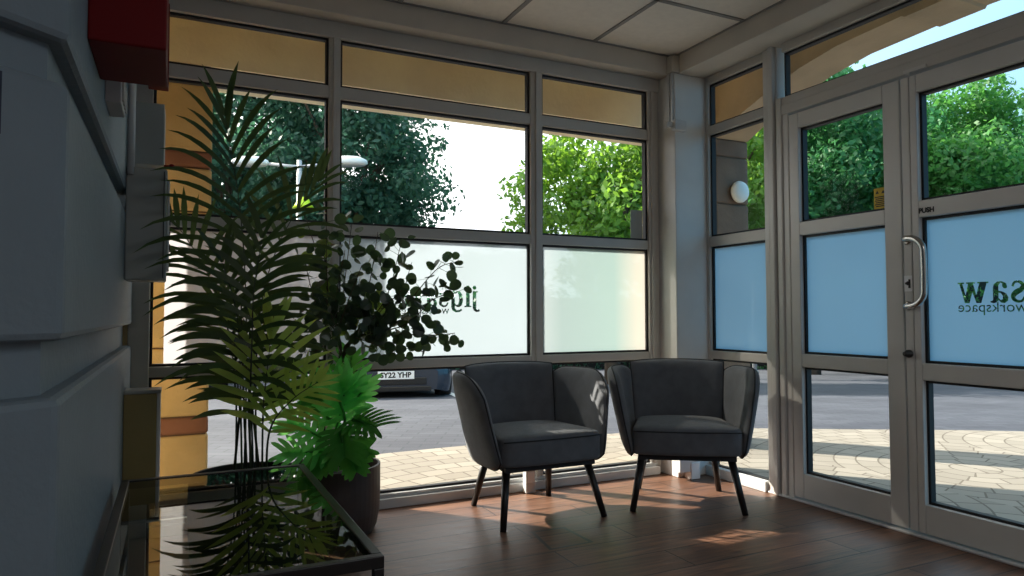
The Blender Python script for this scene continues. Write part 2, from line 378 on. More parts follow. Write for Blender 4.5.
def wordmark(h):
    """loops of the wordmark and the word under it: (0,0) is the baseline's left end"""
    loops = []; x = 0
    for ch in 'jigsaw':
        w, ls = GL[ch]
        for l in ls: loops.append([((x+a)*h, bb*h) for a, bb in l])
        x += w+.07
    W = (x-.07)*h
    cu = bpy.data.curves.new('t', 'FONT'); cu.body = 'workspace'; cu.size = 1; cu.align_x = 'RIGHT'
    t = bpy.data.objects.new('t', cu); COL.objects.link(t)
    dg = bpy.context.evaluated_depsgraph_get(); te = t.evaluated_get(dg)
    c2 = te.to_curve(dg)
    raw = []
    for sp in c2.splines:
        pts = []
        if sp.type == 'BEZIER':
            n = len(sp.bezier_points)
            for i in range(n):
                a, b_ = sp.bezier_points[i], sp.bezier_points[(i+1)%n]
                seg = geometry.interpolate_bezier(a.co, a.handle_right, b_.handle_left, b_.co, 4)[:-1]
                pts += [(q.x, q.y) for q in seg]
        else: pts = [(q.co.x, q.co.y) for q in sp.points]
        raw.append(pts)
    te.to_curve_clear(); bpy.data.objects.remove(t); bpy.data.curves.remove(cu)
    xs = [p[0] for l in raw for p in l]; wd = max(xs)-min(xs); k = .272/wd; mx = max(xs)
    for l in raw: loops.append([(W+(p[0]-mx)*k, -.037+p[1]*k*1.0) for p in l])
    return loops, W
def film(name, u0, u1, v0, v1, fn, m, parent, loops=()):
    """a sheet of film with the loops cut clear out of it"""
    cu = bpy.data.curves.new(name, 'CURVE'); cu.dimensions = '2D'; cu.fill_mode = 'BOTH'
    for l in [[(u0,v0),(u1,v0),(u1,v1),(u0,v1)]]+list(loops):
        sp = cu.splines.new('POLY'); sp.points.add(len(l)-1); sp.use_cyclic_u = True
        for p, q in zip(sp.points, l): p.co = (q[0], q[1], 0, 1)
    t = bpy.data.objects.new(name, cu); COL.objects.link(t)
    dg = bpy.context.evaluated_depsgraph_get(); me = bpy.data.meshes.new_from_object(t.evaluated_get(dg))
    bpy.data.objects.remove(t); bpy.data.curves.remove(cu)
    for v in me.vertices: v.co = fn(v.co.x, v.co.y)
    me.materials.clear(); me.materials.append(MT[m]); me.name = name
    o = bpy.data.objects.new(name, me); COL.objects.link(o); o.parent = parent
    return o
def wy(x, y, z): return (x, y, z)          # window wall: along x, thickness along y
def wx(x, y, z): return (y, x, z)          # door wall: along y, thickness along x
def pane(parent, a0, a1, z0, z1, W, g=.012, tint='glass'):
    b = MB()
    for r in ((a0,a1,z0,z0+g),(a0,a1,z1-g,z1),(a0,a0+g,z0+g,z1-g),(a1-g,a1,z0+g,z1-g)):
        p = W(r[0], .012, r[2]); q = W(r[1], .045, r[3]); b.box(min(p[0],q[0]),max(p[0],q[0]),min(p[1],q[1]),max(p[1],q[1]),r[2],r[3])
    b.build('gasket', 'gasket', parent)
    b = MB(); pts = [W(a0,.032,z0),W(a1,.032,z0),W(a1,.032,z1),W(a0,.032,z1)]
    if W is wx: pts = pts[::-1]
    b.poly(pts); o = b.build('glass_pane', tint, parent, recalc=False)
    return o
def bars(parent, name, rects, W, m, d0=-.008, d1=.055, bevel=.004):
    b = MB()
    for r in rects:
        a0, a1, z0, z1 = r[:4]; e0, e1 = (r[4], r[5]) if len(r) > 4 else (d0, d1)
        p = W(a0, e0, z0); q = W(a1, e1, z1); b.box(min(p[0],q[0]),max(p[0],q[0]),min(p[1],q[1]),max(p[1],q[1]),z0,z1)
    return b.build(name, m, parent, bevel=bevel)

# window wall
w1 = thing('window_1', 'wide nine-pane grey framed window wall with a frosted middle band', 'window', kind='structure')
cols = [(-3.128,-2.335),(-2.276,-1.176),(-1.099,-.335)]; rows = [(.07,.714),(.762,1.407),(1.462,2.105),(2.169,2.417)]
bars(w1, 'window_frame', [(-3.215,-3.128,0,2.5),(-2.335,-2.276,.07,2.44),(-1.176,-1.099,.07,2.44),(-.335,-.285,.0,2.44),(-.285,-.25,0,2.5,.0,.05),
     (-3.128,-.335,.714,.762,-.004,.05),(-3.128,-.335,1.407,1.462,-.004,.05),(-3.128,-.335,2.105,2.169,-.004,.05),(-3.128,-.25,2.417,2.5,-.012,.055)], wy, 'frame')
bars(w1, 'sill', [(-3.128,-.285,0,.05,-.035,.055),(-3.128,-.285,.05,.07,-.012,.055)], wy, 'pvc')
bars(w1, 'mullion_bead', [(-2.316,-2.296,.07,2.417,-.02,-.006),(-1.148,-1.128,.07,2.417,-.02,-.006),(-.318,-.304,.07,2.417,-.018,-.006)], wy, 'frame', bevel=.003)
for a0, a1 in cols:
    for z0, z1 in rows: pane(w1, a0, a1, z0, z1, wy)
loops, TW = wordmark(.089)
def on_win(u, v): return (u, .026, v)
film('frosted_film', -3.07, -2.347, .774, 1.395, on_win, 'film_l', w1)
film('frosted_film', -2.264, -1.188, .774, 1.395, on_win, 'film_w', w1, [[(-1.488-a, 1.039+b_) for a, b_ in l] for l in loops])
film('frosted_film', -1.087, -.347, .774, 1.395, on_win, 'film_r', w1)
# side window by the column
w2 = thing('window_2', 'narrow four-pane side window between the corner column and the doors', 'window', kind='structure')
bars(w2, 'window_frame', [(-.19,-.165,0,2.5),(-.66,-.19,0,.05),(-.66,-.19,.72,.77),(-.66,-.19,1.42,1.482),(-.66,-.19,2.127,2.182),(-.66,-.19,2.45,2.5)], wx, 'frame')
bars(w2, 'sill', [(-.655,-.167,0,.06,-.04,.0)], wx, 'pvc')
for z0, z1 in ((.05,.72),(.77,1.42),(1.482,2.127),(2.182,2.45)): pane(w2, -.655, -.19, z0, z1, wx)
def on_door(u, v): return (.026, u, v)
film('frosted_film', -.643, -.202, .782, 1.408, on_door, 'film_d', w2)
# door surround
t4 = thing('trim_4', 'grey door surround with grooved post and head', 'door frame', kind='structure')
bars(t4, 'post', [(-.70,-.66,0,2.5,-.022,.06),(-.742,-.708,0,2.5,-.036,.06),(-.789,-.75,0,2.198,-.022,.06),(-.75,-.708,0,2.5,-.01,.06),(-.71,-.698,0,2.5,-.008,.05),(-.83,-.789,0,2.12,-.012,.05)], wx, 'doorframe', bevel=.006)
bars(t4, 'head', [(-2.45,-.789,2.098,2.15,-.02,.06),(-2.45,-.75,2.15,2.198,-.012,.06),(-2.45,-.789,2.451,2.5,-.012,.06),(-2.45,-2.385,0,2.5,-.02,.06)], wx, 'frame')
bars(t4, 'threshold', [(-2.45,-.66,0,.012,-.03,.08)], wx, 'pvc')
w3 = thing('window_3', 'long glazed transom light above the two doors', 'window', kind='structure')
pane(w3, -2.385, -.789, 2.198, 2.451, wx)
# leaves
d1 = thing('door_1', 'closed left glazed door leaf with a frosted middle pane', 'door', kind='structure')
bars(d1, 'door_frame', [(-.895,-.833,.02,2.086),(-1.477,-1.392,.02,2.086),(-1.392,-.895,.02,.149),(-1.392,-.895,.715,.784),(-1.392,-.895,1.42,1.49),(-1.392,-.895,2.005,2.086)], wx, 'doorframe', d0=-.012, d1=.045)
for z0, z1 in ((.149,.715),(.784,1.42),(1.49,2.005)): pane(d1, -1.392, -.895, z0, z1, wx)
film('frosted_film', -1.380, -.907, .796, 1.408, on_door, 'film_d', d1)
d2 = thing('door_2', 'closed right glazed door leaf with a steel pull handle', 'door', kind='structure')
bars(d2, 'door_frame', [(-1.524,-1.485,.02,2.086),(-1.56,-1.527,.02,2.086),(-2.38,-2.30,.02,2.086),(-2.30,-1.56,.02,.149),(-2.30,-1.56,.70,.776),(-2.30,-1.56,1.432,1.508),(-2.30,-1.56,2.005,2.086)], wx, 'doorframe', d0=-.012, d1=.045)
for z0, z1 in ((.149,.70),(.776,1.432),(1.508,2.005)): pane(d2, -2.30, -1.56, z0, z1, wx)
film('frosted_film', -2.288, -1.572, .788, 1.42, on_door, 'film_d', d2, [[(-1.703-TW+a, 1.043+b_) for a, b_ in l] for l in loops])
b = MB(); arc = [(-.012,-1.512,1.335)]
for k in range(7):
    a = k/6*PI/2; arc.append((-.02-.045*math.sin(a) , -1.512-.055*(1-math.cos(a))-.02*k/6, 1.335))
pts = bez([(-.012,-1.505,1.335),(-.055,-1.52,1.338),(-.072,-1.575,1.333),(-.076,-1.613,1.30),(-.076,-1.620,1.25),(-.076,-1.620,1.12),(-.076,-1.613,1.07),(-.072,-1.575,1.037),(-.055,-1.52,1.032),(-.012,-1.505,1.035)], 54)
b.tube(pts, .0135, 12); b.lathe([(.02,0),(.02,.006),(.014,.008)], fn=lambda x,y,z:(-.012-z,-1.505+x,1.335+y), n=16); b.lathe([(.02,0),(.02,.006),(.014,.008)], fn=lambda x,y,z:(-.012-z,-1.505+x,1.035+y), n=16)
b.build('pull_handle', 'steel', d2, smooth=True)
b = MB(); b.box(-.016,-.012,-1.523,-1.487,1.10,1.172); lp = b.build('lock_plate', 'white', d2)
b = MB(); b.box(-.0172,-.016,-1.517,-1.507,1.115,1.155); b.lathe([(.006,0),(.006,.0012)], fn=lambda x,y,z:(-.016-z,-1.497+x,1.137+y), n=12); b.box(-.0172,-.016,-1.514,-1.499,1.128,1.146); b.build('lock_symbol', 'black', lp)
b = MB(); b.lathe([(.018,0),(.018,.012),(.011,.014),(.011,.035),(.006,.038)], fn=lambda x,y,z:(-.012-z,-1.503+x,.816+y), n=18); b.build('lock_cylinder', 'darkmetal', d2, smooth=True)
text_mesh('push_lettering', 'PUSH', .030, 'black', d2, lambda u, v: (-.0135, -1.597-u, 1.460+v), bold=.0016)
b = MB(); b.box(-.03,-.012,-1.62,-1.515,2.098,2.113); b.lathe([(.009,0),(.009,.02)], c=(-.022,-1.53,2.09), n=12); b.build('top_pivot', 'doorframe', d2)
# small things on the glazing
b = MB(); b.box(.0255,.0275,-1.379,-1.312,1.505,1.605)
st = tag(b.build('safety_sticker', 'yellow'), 'yellow safety sticker with small black print on the left door glass', 'sticker')
b = MB()
for cy in (-1.33, -1.361):
    b.prism([(cy-.009,1.578),(cy+.009,1.578),(cy,1.594)], .0249, .0255, lambda a, bb, h: (h, a, bb))
for k, zz in enumerate((1.562,1.553,1.544,1.535,1.526,1.517)): b.box(.0249,.0255,-1.374+.004*(k%3),-1.317-.005*(k%2),zz-.0025,zz+.0022)
b.build('print', 'black', st)
b = MB(); b.box(-.452,-.362,.026,.028,1.475,1.655); tag(b.build('paper_notice', 'notice'), 'small grey rectangular notice stuck low on the clear window pane next to the column', 'notice')

# ------------------------------------------------------------------ outside: ground, arcade
b = MB(); fc = [(-9,-1),(-9,1.42),(-3,1.42),(-.6,1.5),(1.2,1.36),(1.96,.9),(3.2,.2),(5.5,-1.4),(7,-4),(7,-9),(.06,-9),(.06,.055),(-9,.055)]
fc = [(-9,.055),(-9,1.42),(-3,1.42),(-.6,1.5),(1.2,1.36),(1.96,.9),(3.2,.2),(5.5,-1.4),(7,-4),(7,-9),(.06,-9),(.06,.055)]
b.prism(fc[::-1], -.06, -.02); tag(b.build('forecourt', 'cobble'), 'pale buff setts laid in fans outside', 'paving', kind='structure')
b = MB(); P = []
rng = [-40,-20,-12,-8,-5,-3,-1.5,0,1.5,3,4.5,6,8,11,15,20,28,40,60]
for y in [-14,-8,-5,-3,-2,-1,0,1,2,3,4,5,6,8,10,13,17,22,30,45,60]:
    P.append([(x, y, gz(x, y)-.012) for x in rng])
b.grid(P); tag(b.build('road', 'road'), 'grey block paved road', 'road', kind='structure')
# arcade piers and beam
def stone_pier(x0, x1, y0, y1, zt, band, m, name, lbl):
    r = thing(name, lbl, 'pier', ((x0+x1)/2, (y0+y1)/2, -.03), kind='structure')
    cx, cy = (x0+x1)/2, (y0+y1)/2; hx, hy = (x1-x0)/2, (y1-y0)/2
    b = MB(); b2 = MB(); z = .01
    while z < zt-.02:
        nxt = z+.37
        tgt = None
        for lo, hi in band:
            if z < lo-.03 < nxt: nxt = lo
            if abs(z-lo) < .02: tgt = hi
        if tgt: nxt = tgt
        nxt = min(nxt, zt)
        (b2 if tgt else b).box(-hx, hx, -hy, hy, z+.03+.004, nxt+.03-.004); z = nxt
    b.build('stone_blocks', m, r, bevel=.012); 
    if band: b2.build('stone_band', 'redsand', r, bevel=.012)
    else: b2.bm.free()
    b = MB(); b.box(-hx+.012, hx-.012, -hy+.012, hy-.012, 0, zt+.03); b.build('joint_core', 'mortar', r)
    return r
stone_pier(-3.45, -2.853, .57, 1.0, 2.37, [(.355,.45),(1.80,1.89)], 'sand', 'trim_5', 'golden sandstone pier with red stone bands outside the window')
stone_pier(.745, 1.076, .565, .97, 2.37, [], 'brownsand', 'trim_6', 'brown stone corner pier outside the side window')
b = MB(); b.box(-.2, .12, .07, .25, -.03, 2.72); tag(b.build('trim_10', 'sand', bevel=.01), 'slim golden stone strip outside the corner column', 'pier', kind='structure')
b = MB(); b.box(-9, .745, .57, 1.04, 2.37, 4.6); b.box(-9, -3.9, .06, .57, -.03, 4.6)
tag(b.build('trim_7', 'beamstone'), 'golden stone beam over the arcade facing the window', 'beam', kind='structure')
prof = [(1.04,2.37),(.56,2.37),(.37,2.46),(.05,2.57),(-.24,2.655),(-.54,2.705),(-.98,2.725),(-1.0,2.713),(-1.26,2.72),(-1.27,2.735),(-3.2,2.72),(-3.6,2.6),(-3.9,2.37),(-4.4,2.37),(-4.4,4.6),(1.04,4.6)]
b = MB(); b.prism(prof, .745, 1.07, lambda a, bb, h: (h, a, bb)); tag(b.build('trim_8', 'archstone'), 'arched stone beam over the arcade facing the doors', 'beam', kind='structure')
b = MB(); b.box(-9, .745, .06, .57, 2.95, 3.0); b.box(.06, .745, -9, .06, 2.95, 3.0); tag(b.build('trim_9', 'beamstone'), 'stone soffit of the arcade', 'soffit', kind='structure')
b = MB(); b.box(-9, .06, -9, .06, 2.72, 4.6); tag(b.build('wall_upper', 'sand'), 'upper storey of the building', 'wall', kind='structure')
b = MB(); b.box(-9, -3.215, .0, .06, -.05, 2.72); b.box(.0, .06, -9, -7.2, -.05, 2.72); tag(b.build('wall_outer', 'sand'), 'outer stone wall beside the shopfront', 'wall', kind='structure')
# round light on the corner pier
wlp = thing('bulkhead_light', 'round white wall light on the brown stone pier outside', 'wall light', (.955, .565, 1.955))
b = MB(); b.lathe([(.072,0),(.072,.022),(.06,.026)], fn=lambda x,y,z:(x,-z,y), n=32); b.build('base_ring', 'darkmetal', wlp, smooth=True)
b = MB(); b.lathe([(.084,.02),(.086,.034),(.078,.052),(.055,.066),(.02,.073),(.002,.074)], fn=lambda x,y,z:(x,-z,y), n=32); b.build('lamp_cover', 'lamp_glass', wlp, smooth=True)

# ------------------------------------------------------------------ chairs
def chair():
    r = thing('tub_chair', '', 'chair')
    # U-shaped plan at height h (0 bottom, 1 top)
    def plan(h, n=120):
        w = .284+.092*h**.9; yb = .235+.085*h; yc = -.01; yf = -.232+.085*h
        pts = [(-w+.012*(1-0), yf)]
        for k in range(n+1):
            th = -PI/2+PI*k/n; s_, c_ = math.sin(th), math.cos(th)
            pts.append((w*math.copysign(abs(s_)**(2/2.7), s_), yc+(yb-yc)*abs(c_)**(2/2.7)))
        pts.append((w-.012, yf))
        return [Vector((p[0], p[1])) for p in pts]
    def along(pts, f):
        L = [0]
        for a, b_ in zip(pts, pts[1:]): L.append(L[-1]+(b_-a).length)
        t = f*L[-1]
        for i in range(len(L)-1):
            if L[i+1] >= t or i == len(L)-2:
                k = (t-L[i])/max(1e-9, L[i+1]-L[i]); p = pts[i].lerp(pts[i+1], k); d = (pts[i+1]-pts[i]).normalized()
                return p, Vector((d.y, -d.x))
    def panel(name, f0, f1, top, na=22, nh=20, th=.036, bot=lambda a: .262):
        inn, out = [], []
        hs = [.5-.5*math.cos(PI*j/nh) for j in range(nh+1)]; as_ = [.5-.5*math.cos(PI*i/na) for i in range(na+1)]
        for h0 in hs:
            ri, ro = [], []
            for a in as_:
                f = f0+(f1-f0)*a
                zt = top(a); zb = bot(a); z = zb+(zt-zb)*h0; h = (z-.262)/(.72-.262)
                pl = plan(max(0, h)); p, nrm = along(pl, f)
                e = (max(0, 1-abs(2*a-1)**7)*max(0, 1-abs(2*h0-1)**9))**.5
                t = th*e*(.75+.25*h)
                ri.append(Vector((p.x+nrm.x*t, p.y+nrm.y*t, z))); ro.append(Vector((p.x-nrm.x*t, p.y-nrm.y*t, z)))
            inn.append(ri); out.append(ro)
        b = MB(); b.grid(inn); b.grid([q[::-1] for q in out])
        o = b.build(name, 'fabric', r, smooth=True, weld=.0004)
        # piped seam round the panel
        edge = [inn[0][i] for i in range(na+1)] + [inn[j][na] for j in range(1, nh+1)] + [inn[nh][i] for i in range(na-1, -1, -1)] + [inn[j][0] for j in range(nh-1, 0, -1)]
        b = MB(); b.tube(edge+[edge[0]], .0042, 6); b.build('piping', 'piping', o, smooth=True)
        return o
    panel('backrest', .312, .688, lambda a: .736-.012*abs(2*a-1)**2.5)
    panel('wing', .0, .309, lambda a: .708-.11*max(0, (.5-a)/.5)**3.2-.03*max(0, (a-.8)/.2)**2.2, bot=lambda a: .262+.045*max(0, (.25-a)/.25)**2)
    panel('wing', .691, 1.0, lambda a: .708-.11*max(0, (a-.5)/.5)**3.2-.03*max(0, (.2-a)/.2)**2.2, bot=lambda a: .262+.045*max(0, (a-.75)/.25)**2)
    # seat cushion: boxy, bevelled, with a crowned top and a bowed front
    b = MB(); n = 18
    def seat_pt(u, t, z):
        y = -.228+.43*t; w = .280-.052*t
        y -= .016*(1-u*u)*(1-t)**2
        return Vector((u*w, y, z))
    prof = [(0,.285),(.985,.285),(1,.30),(1,.395),(.985,.412),(.955,.421)]
    def loop(sc, z):
        pts = []
        m_ = [-1+2*i/n for i in range(n+1)]
        sq = [(u, -1) for u in m_]+[(1, v) for v in m_[1:]]+[(u, 1) for u in m_[::-1][1:]]+[(-1, v) for v in m_[::-1][1:-1]]
        for u, v in sq:
            k = (abs(u)**12+abs(v)**12)**(1/12); u, v = u/k*sc, v/k*sc
            pts.append(seat_pt(u, (v+1)/2, z+(.022*(1-u*u)*(1-v*v)**.7 if z > .4 else 0)))
        return pts
    rings = [loop(.02,.285),loop(.97,.285),loop(.995,.291),loop(1,.305),loop(1,.385),loop(.995,.402),loop(.975,.414),loop(.94,.420),loop(.8,.423),loop(.55,.424),loop(.3,.424),loop(.02,.424)]
    for q in rings: q.append(q[0])
    b.grid(rings); b.poly(rings[-1][:-1]); b.poly(rings[0][:-1])
    st_ = b.build('seat', 'fabric', r, smooth=True, weld=.0004)
    pp = []
    for k in range(41):
        u = -1+2*k/40; pp.append((u*.268, -.228-.016*(1-u*u)-.0005, .403))
    b = MB(); b.tube(pp, .0035, 6); b.build('piping', 'piping', st_, smooth=True)
    b = MB(); b.prism([(-.245,-.2),(.245,-.2),(.21,.18),(-.21,.18)], .255, .285); b.build('seat_base', 'piping', r)
    for fx, fy in ((-.276,-.234),(.276,-.234),(-.224,.24),(.224,.24)):
        tx = fx*.81; ty = fy-.075*(1 if fy > 0 else -1)
        b = MB(); b.tube([(tx,ty,.262),(fx,fy,.0)], [.0205,.015], 12); b.build('leg', 'legwood', r, smooth=True, bevel=0)
    return r
ch1 = chair(); ch1.location = (-1.38, -.41, 0)
tag(ch1, 'charcoal tub chair standing in front of the window wall, next to the potted plants', group='pair of tub chairs')
ch2 = copy_tree(ch1); ch2.location = (-.567, -.589, 0); ch2.rotation_euler.z = math.radians(-33.4)
ch2['label'] = 'charcoal tub chair angled in the corner beside the glazed doors'

# ------------------------------------------------------------------ glass coffee table
TX0, TX1, TY0, TY1, TZ = -3.178, -2.59, -1.995, -.90, .45
tb = thing('coffee_table', 'low coffee table with reflective glass top and black steel frame', 'table', ((TX0+TX1)/2, (TY0+TY1)/2, 0))
hx, hy = (TX1-TX0)/2, (TY1-TY0)/2; q = .024
b = MB(); b.box(-hx,hx,-hy,-hy+q,TZ-.028,TZ); b.box(-hx,hx,hy-q,hy,TZ-.028,TZ); b.box(-hx,-hx+q,-hy+q,hy-q,TZ-.028,TZ); b.box(hx-q,hx,-hy+q,hy-q,TZ-.028,TZ)
b.build('table_frame', 'blacksteel', tb, bevel=.002)
for sx in (-1, 1):
    for sy in (-1, 1):
        b = MB(); x = sx*(hx-q/2); y = sy*(hy-q/2); b.box(x-q/2,x+q/2,y-q/2,y+q/2,0,TZ-.028); b.build('leg', 'blacksteel', tb, bevel=.002)
b = MB(); b.poly([(-hx+q,-hy+q,TZ-.003),(hx-q,-hy+q,TZ-.003),(hx-q,hy-q,TZ-.003),(-hx+q,hy-q,TZ-.003)]); b.build('glass_top', 'tglass', tb, recalc=False)

# ------------------------------------------------------------------ potted plants
def pot(parent, r, h, m):
    b = MB(); b.lathe([(r*.86,0),(r*.93,.03),(r*.985,.09),(r,h*.6),(r,h),(r-.012,h),(r-.014,h-.045)], n=48); b.build('pot', m, parent, smooth=False)
    b = MB(); n = 24; P = []
    b.lathe([(r-.016,h-.05),(r-.02,h-.042),(r*.5,h-.034),(.005,h-.03)], n=36); b.build('soil', 'soil', parent, smooth=True)
def frond(parent, root, path, n, l0, face, m, w=.011, a0=62, a1=14, start=.25, droop=.4, stem_r=.005, rnd=.1, name='frond'):
    """a feather leaf: path is the rachis; leaflets lie in the plane facing 'face'"""
    path = [Vector(p)-root for p in path]; c = bez(path, 40); face = Vector(face).normalized()
    b = MB(); b.tube(c, [stem_r*(1-.75*i/40) for i in range(41)], 6)
    o = b.build('rachis', 'stem', None)
    b = MB()
    for i in range(n):
        t = start+(1-start)*i/(n-1); k = t*40; k0 = min(int(k), 39); p = c[k0].lerp(c[k0+1], k-k0); tan = (c[k0+1]-c[k0]).normalized()
        side = tan.cross(face).normalized(); s = (t-start)/(1-start)
        L0 = l0*(.55+.6*math.sin(PI*min(1, .18+.72*s)))*(1 if s < .85 else 1-.8*(s-.85))
        ang = math.radians(a0+(a1-a0)*s**1.7)
        for sg in (-1, 1):
            a_ = ang+random.uniform(-rnd, rnd); L = L0*random.uniform(.82, 1.12)
            d = (math.cos(a_)*tan+sg*math.sin(a_)*side+face*random.uniform(-.05, .35)).normalized()
            mid, half = [], []; q = p.copy(); dd = d.copy(); ns = 7
            for j in range(ns+1):
                f = j/ns; ww = w*(math.sin(PI*min(1, .12+.60*f))**.8)*(1 if f < .55 else max(0, 1-((f-.55)/.45)**1.6))
                hv = dd.cross(face).normalized()*ww*1.0 + face*ww*.35*sg
                mid.append(q.copy()); half.append(hv+Vector((1e-5, 0, 0)))
                dd = (dd+Vector((0, 0, -droop*(.4+f)*L*1.1))+face*.02).normalized(); q += dd*(L/ns)
            b.strip(mid, half)
    fr = b.build(name, m, parent, smooth=True, recalc=False)
    o.parent = fr
    return fr
PR = Vector((-2.75, -.6, 0))
pp_ = thing('potted_palm', 'tall feathery palm in a black pot just behind the coffee table', 'potted plant', PR)
pot(pp_, .222, .37, 'pot2')
def pa(px, py, d): return at(px, py, d)
base = lambda dx, dy: PR+Vector((dx, dy, .33))
tc_ = (CAM-PR).normalized(); tc_ = Vector((tc_.x, tc_.y, .05))
frond(pp_, PR, [base(-.02,.0), pa(246,400,2.74), pa(246,300,2.72), pa(240,210,2.70), pa(225,116,2.66)], 23, .335, tc_+Vector((.15,0,.1)), 'palm', w=.0115, a0=74, a1=14, start=.26, droop=.44)
frond(pp_, PR, [base(-.05,.03), pa(236,400,2.80), pa(228,330,2.83), pa(205,268,2.86), pa(172,218,2.84)], 15, .24, tc_+Vector((.2,.1,.3)), 'palm', w=.0115, a0=66, a1=16, start=.34, droop=.5)
frond(pp_, PR, [base(.03,.03), pa(256,380,2.86), pa(262,300,2.92), pa(283,235,2.98), pa(318,182,3.0)], 15, .25, tc_+Vector((-.2,0,.3)), 'palm', w=.0115, a0=64, a1=16, start=.36, droop=.5)
frond(pp_, PR, [base(.0,-.04), pa(250,410,2.68), pa(252,340,2.62), pa(254,290,2.6), pa(262,238,2.6)], 13, .25, tc_+Vector((-.3,.2,.1)), 'palm', w=.012, a0=74, a1=20, start=.30, droop=.5)
frond(pp_, PR, [base(-.03,-.04), pa(241,420,2.7), pa(240,360,2.66), pa(236,310,2.62), pa(222,262,2.6)], 13, .24, tc_+Vector((.25,.1,.1)), 'palm', w=.0115, a0=74, a1=22, start=.28, droop=.5)
frond(pp_, PR, [base(.05,.02), pa(263,415,2.7), pa(266,380,2.69), pa(272,330,2.68)], 11, .25, tc_+Vector((0,0,.15)), 'palmy', w=.0135, a0=68, a1=10, start=.30, droop=.18).__setitem__('label', 'young yellow-green frond')
frond(pp_, PR, [base(.06,-.02), pa(270,430,2.66), pa(292,400,2.64), pa(318,382,2.66)], 10, .15, tc_+Vector((-.1,0,.3)), 'palmy', w=.009, a0=68, a1=18, start=.32, droop=.2).__setitem__('label', 'short yellow-green frond')
frond(pp_, PR, [base(.02,.05), pa(252,430,2.85), pa(250,380,2.9), pa(244,320,2.95), pa(215,300,3.0)], 12, .2, tc_+Vector((.1,0,.4)), 'palm', w=.011, a0=66, a1=18, start=.36, droop=.3)
for dx, dy, px, py in ((-.06,.01,233,330),(.01,.01,250,300),(.04,-.02,258,340),(-.01,-.03,241,300)):
    b = MB(); b.tube([Vector((dx,dy,.33)), (pa((px+247)/2, 410, 2.76)-PR), (pa(px, py, 2.74)-PR)], [.006,.005,.003], 6); b.build('stalk', 'stem', pp_, smooth=True)

QR = Vector((-2.35, -.27, 0))
ph = thing('potted_philodendron', 'bright green lobed-leaf plant in a round dark brown pot beside the window', 'potted plant', QR)
pot(ph, .213, .305, 'pot')
def lobed_leaf(parent, root, basep, tip, up, size_w, m, lobes=7, droop=.14, origin=None, lobe_w=.0125):
    """big leaf cut into finger lobes along its midrib, with its stalk"""
    A = Vector(basep)-root; T = Vector(tip)-root; up = Vector(up).normalized(); ax = (T-A); Ln = ax.length; ax.normalize()
    side = ax.cross(up).normalized(); up = side.cross(ax).normalized()
    b = MB(); n = 12
    def rib(s): return A+ax*Ln*s - up*droop*Ln*s*s
    b.strip([rib(i/n) for i in range(n+1)], [side*(.016*math.sin(PI*(.15+.83*i/n)))+Vector((1e-5,0,0)) for i in range(n+1)])
    for i in range(lobes):
        s = .06+.80*i/(lobes-1); L = size_w*(.62+.38*math.sin(PI*(.2+.65*s)))*random.uniform(.9, 1.08)
        ang = math.radians(100-72*s)
        for sg in (-1, 1):
            d = (math.cos(ang)*ax+sg*math.sin(ang)*side).normalized(); p = rib(s); mid, half = [], []; ns = 7
            for j in range(ns+1):
                f = j/ns; wv = lobe_w*(1.05-.25*f if f < .6 else (.9)*max(0, 1-((f-.6)/.4)**2)**.5)
                nn = d.cross(up).normalized()
                mid.append(p.copy()); half.append(nn*wv+Vector((0, 1e-5, 0)))
                dd = (d+ax*.25*f-up*(droop*1.6*f)+up*.22*(1-f)).normalized(); p = p+dd*(L/ns)
            b.strip(mid, half)
    o = b.build('leaf', m, parent, smooth=True, recalc=False)
    og = Vector(origin) if origin is not None else Vector((0, 0, .27))
    b = MB(); b.tube(bez([og, og.lerp(A, .5)+Vector((0, 0, .03)), A, rib(.5)], 12), .0045, 6); b.build('stalk', 'philod', o, smooth=True)
    return o
cf = (CAM-QR).normalized()
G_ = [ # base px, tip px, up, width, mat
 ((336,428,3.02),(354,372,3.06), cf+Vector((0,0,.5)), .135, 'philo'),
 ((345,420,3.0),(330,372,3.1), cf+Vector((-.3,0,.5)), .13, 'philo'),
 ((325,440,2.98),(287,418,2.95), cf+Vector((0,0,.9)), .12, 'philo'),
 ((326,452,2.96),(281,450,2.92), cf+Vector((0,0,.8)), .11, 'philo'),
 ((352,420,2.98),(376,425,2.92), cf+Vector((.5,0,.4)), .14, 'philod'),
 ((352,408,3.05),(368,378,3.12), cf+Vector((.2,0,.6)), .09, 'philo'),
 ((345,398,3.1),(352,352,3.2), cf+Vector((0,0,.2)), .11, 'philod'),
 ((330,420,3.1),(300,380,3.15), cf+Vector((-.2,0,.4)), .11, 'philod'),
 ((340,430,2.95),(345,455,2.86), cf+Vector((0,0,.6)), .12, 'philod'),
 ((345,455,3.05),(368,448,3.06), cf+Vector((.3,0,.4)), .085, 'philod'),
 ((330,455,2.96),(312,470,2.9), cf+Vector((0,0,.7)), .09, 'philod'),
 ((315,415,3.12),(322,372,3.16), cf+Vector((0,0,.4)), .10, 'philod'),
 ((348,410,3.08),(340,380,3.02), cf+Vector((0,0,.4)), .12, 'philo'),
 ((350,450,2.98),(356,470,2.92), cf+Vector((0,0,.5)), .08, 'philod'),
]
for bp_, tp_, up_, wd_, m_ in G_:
    lobed_leaf(ph, QR, at(*bp_), at(*tp_), up_, wd_, m_, origin=(random.uniform(-.05,.05), random.uniform(-.05,.05), .27))

